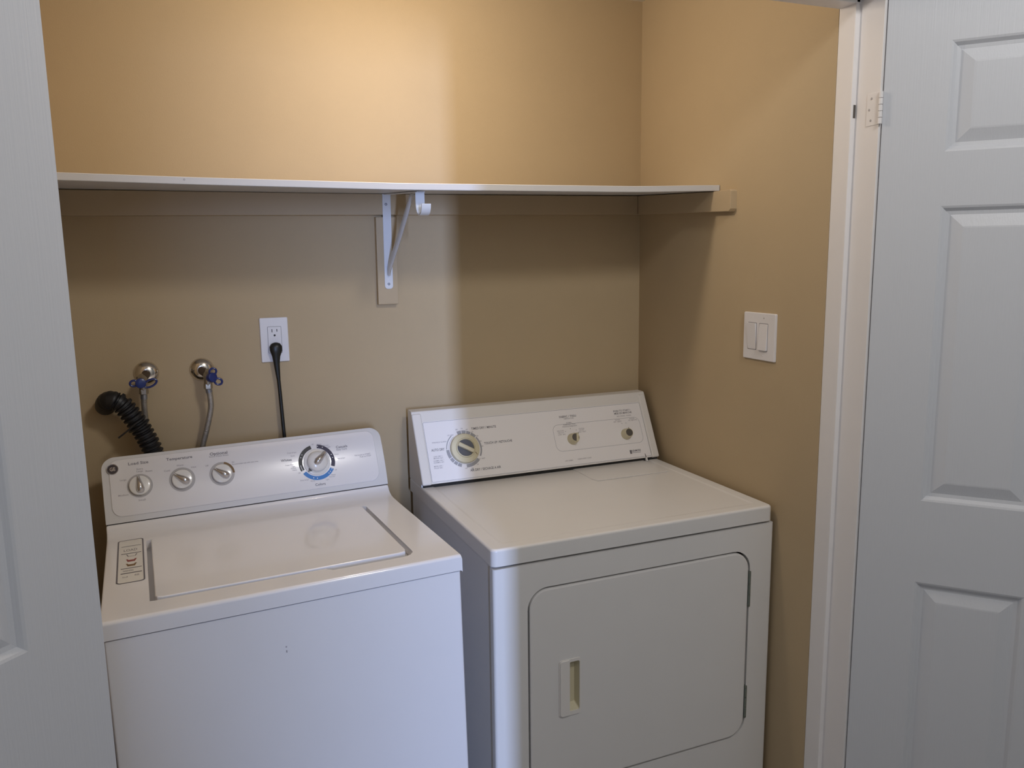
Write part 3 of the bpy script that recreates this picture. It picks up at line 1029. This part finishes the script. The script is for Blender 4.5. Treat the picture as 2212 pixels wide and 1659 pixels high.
# door with recessed handle
HX0, HX1, HZ0, HZ1 = 0.1800, 0.2085, -0.4120, -0.2900
bm = bmesh.new()
fd = lambda u, v, w: f(u, 0.0-w, v)
b = bmesh.new()
inner = rr(0.0850+0.004, -0.5955+0.004, 0.6770-0.004, -0.1075-0.004, (0.042, 0.042, 0.042, 0.040), 8)
plate(b, inner, [rr(HX0, HZ0, HX1, HZ1, 0.005, 3)], -0.016, 0.001)
for l0, w0, l1, w1 in ((DL, -0.016, DL, -0.0030), (DL, -0.0030, rr(0.0850+0.0012, -0.5955+0.0012, 0.6770-0.0012, -0.1075-0.0012, (0.0448, 0.0448, 0.0448, 0.0428), 8), 0.0), (rr(0.0850+0.0012, -0.5955+0.0012, 0.6770-0.0012, -0.1075-0.0012, (0.0448, 0.0448, 0.0448, 0.0428), 8), 0.0, inner, 0.001)):
    va = [b.verts.new((x, y, w0)) for x, y in l0]; vb = [b.verts.new((x, y, w1)) for x, y in l1]
    for i in range(len(va)):
        j = (i+1) % len(va)
        b.faces.new((va[i], va[j], vb[j], vb[i]))
bmesh.ops.remove_doubles(b, verts=b.verts[:], dist=1e-5)
merge(bm, b, fd)
ddoor = finish('door', bm, M_dry, R, 30)
# handle: proud grip bar on the left, deep cup on the right
bm = bmesh.new()
plate(bm, rr(0.1555, -0.4205, 0.2110, -0.2840, 0.006, 4), [rr(HX0+0.001, HZ0+0.001, HX1-0.001, HZ1-0.001, 0.004, 3)], 0.0008, 0.0030, fd)
slab(bm, rr(0.1575, -0.4190, 0.1815, -0.2850, (0.006, 0.001, 0.001, 0.006), 4), 0.001, 0.0060, fd, 0.0022, 3)
hnd = finish('handle', bm, M_dryp, ddoor, 30)
hnd['label'] = 'cream recessed pull handle'
bm = bmesh.new()
L1 = rr(HX0+0.001, HZ0+0.001, HX1-0.001, HZ1-0.001, 0.004, 3)
L2 = rr(HX0-0.006, HZ0+0.014, HX1-0.006, HZ1-0.006, 0.004, 3)
va = [bm.verts.new(fd(x, y, 0.001)) for x, y in L1]; vb = [bm.verts.new(fd(x, y, -0.0150)) for x, y in L2]
for i in range(len(va)):
    j = (i+1) % len(va)
    bm.faces.new((va[i], va[j], vb[j], vb[i]))
bm.faces.new(vb)
finish('handle_cup', bm, M_cream, hnd, 30)
for z0, z1 in ((-0.2540, -0.1600), (-0.5530, -0.4640)):
    bm = bmesh.new()
    slab(bm, rr(0.6775, z0, 0.6850, z1, 0.0025, 3), -0.010, 0.0010, fd, 0.0006)
    hg = finish('hinge', bm, M_hingeg, R, 30)
    bm = bmesh.new()
    for k in range(3):
        q0 = z0+0.006+k*(z1-z0-0.008)/3
        tube(bm, [fd(0.6805, q0, 0.0008), fd(0.6805, q0+(z1-z0)/3-0.007, 0.0008)], 0.0026, 10)
    finish('hinge_pin', bm, M_hingeg, hg, 40)
for a in (0.05, DWD-0.05):
    for b_ in (0.07, 0.58):
        bm = bmesh.new(); z0 = DS.foot(a, b_, 0)
        lathe(bm, [(0, z0), (0.020, z0), (0.020, z0+0.012), (0.008, z0+0.014), (0.008, -0.88), (0, -0.88)], lambda x, y, z: f(a+x, b_+y, z), 14)
        finish('foot', bm, M_black, R, 30)

# top
bm = bmesh.new()
prev = None
def tl(d, r):
    return rr(d, d, DWD-d, 0.636-d, (r, r, max(0.003, r*0.3), max(0.003, r*0.3)), 5)
steps = [(0.0, 0.013, -0.0385), (0.0, 0.013, -0.0070)]
for i in range(1, 6):
    t = math.radians(18*i)
    steps.append((0.0065*(1-math.cos(t)), 0.013-0.0065*(1-math.cos(t))*0.8, -0.0065+0.0065*math.sin(t)))
steps += [(0.030, 0.010, 0.0), (0.0325, 0.010, -0.0008), (0.0375, 0.010, -0.0018), (0.040, 0.010, -0.0018)]
for d, r, h in steps:
    cur = [bm.verts.new(f(x, y, h)) for x, y in tl(d, r)]
    if prev:
        for i in range(len(cur)):
            j = (i+1) % len(cur)
            bm.faces.new((prev[i], prev[j], cur[j], cur[i]))
    else:
        bm.faces.new(cur[::-1])
    prev = cur
bm.faces.new(prev)
finish('top', bm, M_dry, R, 30)
bm = bmesh.new()
slab(bm, [(0.4625, 0.3775), (0.6885, 0.3775), (0.6930, 0.3830), (0.6930, 0.520), (0.4560, 0.520), (0.4560, 0.395)], -0.003, 0.0004, f, 0.0006)
finish('lint_lid', bm, M_dry, R, 30)
bm = bmesh.new()
line(bm, [(0.4585, 0.480), (0.4585, 0.397), (0.4625, 0.3765), (0.6885, 0.3765)], 0.0012, -0.0013, f)
finish('lint_lid_seam', bm, M_inkl, R, 0)

# console
bm = bmesh.new()
prof = [(0.5085, 0.0085), (0.597, 0.187), (0.6005, 0.1925), (0.606, 0.1945), (0.634, 0.1945), (0.634, -0.0005), (0.520, -0.0005), (0.520, 0.0085)]
slab(bm, prof, 0.0, DWD, lambda u, v, w: f(w, u, v), 0.0)
con = finish('console', bm, M_dryp, R, 30)
bm = bmesh.new()
box(bm, (0.004, 0.5125, -0.001), (DWD-0.004, 0.560, 0.0086), f)
finish('console_gap_shade', bm, M_dark, R, 0)  # dark filler for the shaded recess below the console
df = DS.face((0.505, 0.005), (0.597, 0.187))
dh_ = lambda u, v, w: df(u, v, w-0.0012)
for x0, x1 in ((-0.0005, 0.0265), (0.7215, DWD+0.0005)):
    bm = bmesh.new()
    slab(bm, rr(x0, 0.0035, x1, 0.2045, 0.004, 3), -0.004, 0.0035, dh_, 0.0055, 4)
    finish('end_cap', bm, M_dryp, R, 40)
bm = bmesh.new()
slab(bm, rr(0.0272, 0.0075, 0.7208, 0.1800, 0.004, 3), -0.003, 0.0012, dh_, 0.0008)
pan = finish('control_panel', bm, M_drypan, R, 30)
DZ = 0.0003
bm = bmesh.new()
line(bm, rr(0.0280, 0.0095, 0.7200, 0.1775, 0.003, 3), 0.0009, DZ, df, True)
line(bm, rr(0.4130, 0.0530, 0.7060, 0.1330, 0.018, 5), 0.0008, DZ, df, True)
finish('printed_border', bm, M_arcl, pan, 0)
bm = bmesh.new()
for t, a0, a1, s, h in (
        ('TIMED DRY / MINUTE', 0.1646, 0.2393, 0.1473, 0.0066), ('TOUCH UP / RETOUCHE', 0.1951, 0.2800, 0.1016, 0.0066),
        ('AUTO DRY', 0.0397, 0.0773, 0.0975, 0.0070), ('AIR DRY / SECHAGE A AIR', 0.1406, 0.2316, 0.0300, 0.0068),
        ('FABRIC / TISSU', 0.4416, 0.4972, 0.1560, 0.0062), ('PUSH TO START /', 0.6249, 0.6835, 0.1574, 0.0056), ('MISE EN MARCHE', 0.6262, 0.6864, 0.1498, 0.0056)):
    bm = bmesh.new(); text(bm, t, a0, a1, s, DZ, df, h, 0.012); finish('printed_title', bm, M_ink, pan, 0)
bm = bmesh.new()
for t, a, w, s in (
        ('LESS DRY /', 0.0560, 0.026, 0.0789), ('MOINS SEC', 0.0560, 0.027, 0.0738), ('NORMAL DRY /', 0.0560, 0.030, 0.0671), ('NORMAL SEC', 0.0556, 0.029, 0.0620),
        ('MORE DRY /', 0.0530, 0.026, 0.0519), ('PLUS SEC', 0.0520, 0.024, 0.0468), ('WRINKLE GUARD', 0.0655, 0.042, 0.1182), ('OFF / ARRET', 0.1010, 0.018, 0.1345),
        ('80', 0.1212, 0.006, 0.1490), ('70', 0.1364, 0.006, 0.1502), ('60', 0.1508, 0.006, 0.1465), ('50', 0.1658, 0.006, 0.1382), ('40', 0.1785, 0.006, 0.1250),
        ('30', 0.1855, 0.006, 0.1092), ('20', 0.1880, 0.006, 0.0945), ('OFF / ARRET', 0.1800, 0.020, 0.0594), ('30', 0.1650, 0.006, 0.0446), ('20', 0.1480, 0.006, 0.0350), ('10', 0.1300, 0.006, 0.0370),
        ('TEMPERATURE', 0.4709, 0.034, 0.1492), ('NORMAL', 0.4694, 0.018, 0.1364), ('PERMANENT PRESS', 0.4696, 0.040, 0.1310), ('PRESSAGE PERMANENT', 0.4699, 0.048, 0.1255),
        ('DELICATE', 0.4365, 0.022, 0.1141), ('DELICAT', 0.4375, 0.020, 0.1084), ('LOW / BAS', 0.4385, 0.024, 0.1028),
        ('COTTON', 0.5058, 0.018, 0.1148), ('COTON', 0.5048, 0.016, 0.1102), ('HIGH / HAUT', 0.5060, 0.026, 0.1050),
        ('SIGNAL', 0.6325, 0.018, 0.1298), ('OFF / ARRET', 0.6311, 0.028, 0.1243), ('SIGNAL', 0.6827, 0.018, 0.1300), ('ON / MARCHE', 0.6832, 0.030, 0.1248), ('END SIGNAL / SIGNAL', 0.6579, 0.050, 0.1407),
        ('LINT SCREEN', 0.4443, 0.025, 0.0238), ('CLEAN EVERY LOAD', 0.4948, 0.045, 0.0251)):
    text(bm, t, a-w/2, a+w/2, s, DZ, df, 0.0036, 0.004)
setp(finish('printed_caption', bm, M_inkl, pan, 0), kind='stuff')
bm = bmesh.new()
text(bm, 'KENMORE', 0.6560, 0.6873, 0.0300, DZ, df, 0.0058, 0.015)
slab(bm, rr(0.6493, 0.0215, 0.6553, 0.0330, 0.001, 2), 0.0, DZ, df)
poly(bm, [(0.6553, 0.0235), (0.6860, 0.0235), (0.6860, 0.0246), (0.6553, 0.0246)], DZ, df)
finish('brand_lettering', bm, M_ink, pan, 0)
bm = bmesh.new()
slab(bm, [(0.6985, 0.0050), (0.7010, 0.0050), (0.7000, 0.0165), (0.6985, 0.0180)], 0.0, 0.0005, df)
finish('crack', bm, M_dgrey, pan, 0)
bm = bmesh.new()
slab(bm, rr(0.6985, -0.006, 0.7035, 0.006, 0.001, 2), -0.006, 0.0005, df)
finish('clip_tab', bm, M_dot, pan, 0)

# timer dial
cx, cs = 0.1345, 0.0920
g = lambda u, v, w: df(cx+u, cs+v, w)
for r0, r1, a0, a1 in ((0.0435, 0.0530, 92, 106), (0.0435, 0.0530, 76, 90), (0.0435, 0.0530, 60, 74), (0.0435, 0.0530, 40, 58),
                       (0.0470, 0.0515, -30, 37), (0.0440, 0.0530, 178, 206), (0.0440, 0.0530, 208, 222), (0.0440, 0.0530, 224, 236),
                       (0.0440, 0.0530, 238, 251), (0.0440, 0.0530, 268, 318), (0.0500, 0.0525, 128, 176), (0.0445, 0.0455, 125, 177)):
    bm = bmesh.new(); ring_sector(bm, 0, 0, r0, r1, a0, a1, DZ, g)
    finish('timer_arc', bm, M_arcl, pan, 0)
bm = bmesh.new()
lathe(bm, [(0.0420, 0.0), (0.0420, 0.008), (0.0405, 0.0115), (0.0380, 0.0125), (0.0285, 0.0130), (0.0280, 0.0120), (0.0272, 0.0120), (0.0268, 0.0150), (0.0245, 0.0155), (0.0235, 0.0125), (0, 0.0125)], g, 48)
kn = finish('timer_dial', bm, M_cream, R, 35)
bm = bmesh.new()
lathe(bm, [(0, 0.0130), (0.0234, 0.0130)], g, 36)
finish('dial_recess', bm, M_slate, kn, 0)
bm = bmesh.new()
rot = math.radians(-32); ca, sa = math.cos(rot), math.sin(rot)
slab(bm, rr(-0.0250, -0.0055, 0.0250, 0.0055, 0.004, 4), 0.0125, 0.0215, lambda u, v, w: g(u*ca-v*sa, u*sa+v*ca, w), 0.0025, 3)
finish('grip', bm, M_cream, kn, 35)
bm = bmesh.new()
line(bm, [(0.0300*math.cos(math.radians(-30)), 0.0300*math.sin(math.radians(-30))), (0.0370*math.cos(math.radians(-36)), 0.0370*math.sin(math.radians(-36)))], 0.0017, 0.0133, g)
finish('pointer_mark', bm, M_brown, kn, 0)

# temperature selector and start knob
def dk(cx, cs, full):
    g = lambda u, v, w: df(cx+u, cs+v, w)
    bm = bmesh.new()
    lathe(bm, [(0.0170, 0.0), (0.0168, 0.004), (0.0150, 0.010), (0.0140, 0.017), (0.0135, 0.0205), (0.0122, 0.0220), (0.0112, 0.0215), (0, 0.0215)], g, 36)
    k = finish('start_knob' if full else 'fabric_selector', bm, M_cream, R, 40)
    bm = bmesh.new()
    lathe(bm, [(0, 0.0220), (0.0112, 0.0219)], g, 28)
    finish('knob_recess', bm, M_dgrey, k, 0)
    bm = bmesh.new()
    if full:
        line(bm, [(0.001, 0.0125), (0.001, 0.0155)], 0.0016, 0.0218, g)
        finish('pointer_mark', bm, M_dgrey, k, 0)
    else:
        rot = math.radians(80); ca, sa = math.cos(rot), math.sin(rot)
        slab(bm, rr(-0.0132, -0.0080, 0.0132, -0.0015, 0.002, 3), 0.0200, 0.0270, lambda u, v, w: g(u*ca-v*sa, u*sa+v*ca, w), 0.0015)
        finish('grip', bm, M_cream, k, 35)
        bm = bmesh.new()
        line(bm, [(0.007, 0.0085), (0.009, 0.0118)], 0.0013, 0.0274, g)
        finish('pointer_mark', bm, M_dgrey, k, 0)
dk(0.4700, 0.0862, False)
dk(0.6500, 0.0830, True)
bm = bmesh.new()
for a, s in ((0.4700, 0.1180), (0.4525, 0.1110), (0.4880, 0.1120), (0.6440, 0.1175), (0.6585, 0.1175)):
    line(bm, [(a, s-0.0012), (a, s+0.0012)], 0.0011, DZ, df)
setp(finish('selector_ticks', bm, M_ink, pan, 0), kind='stuff')
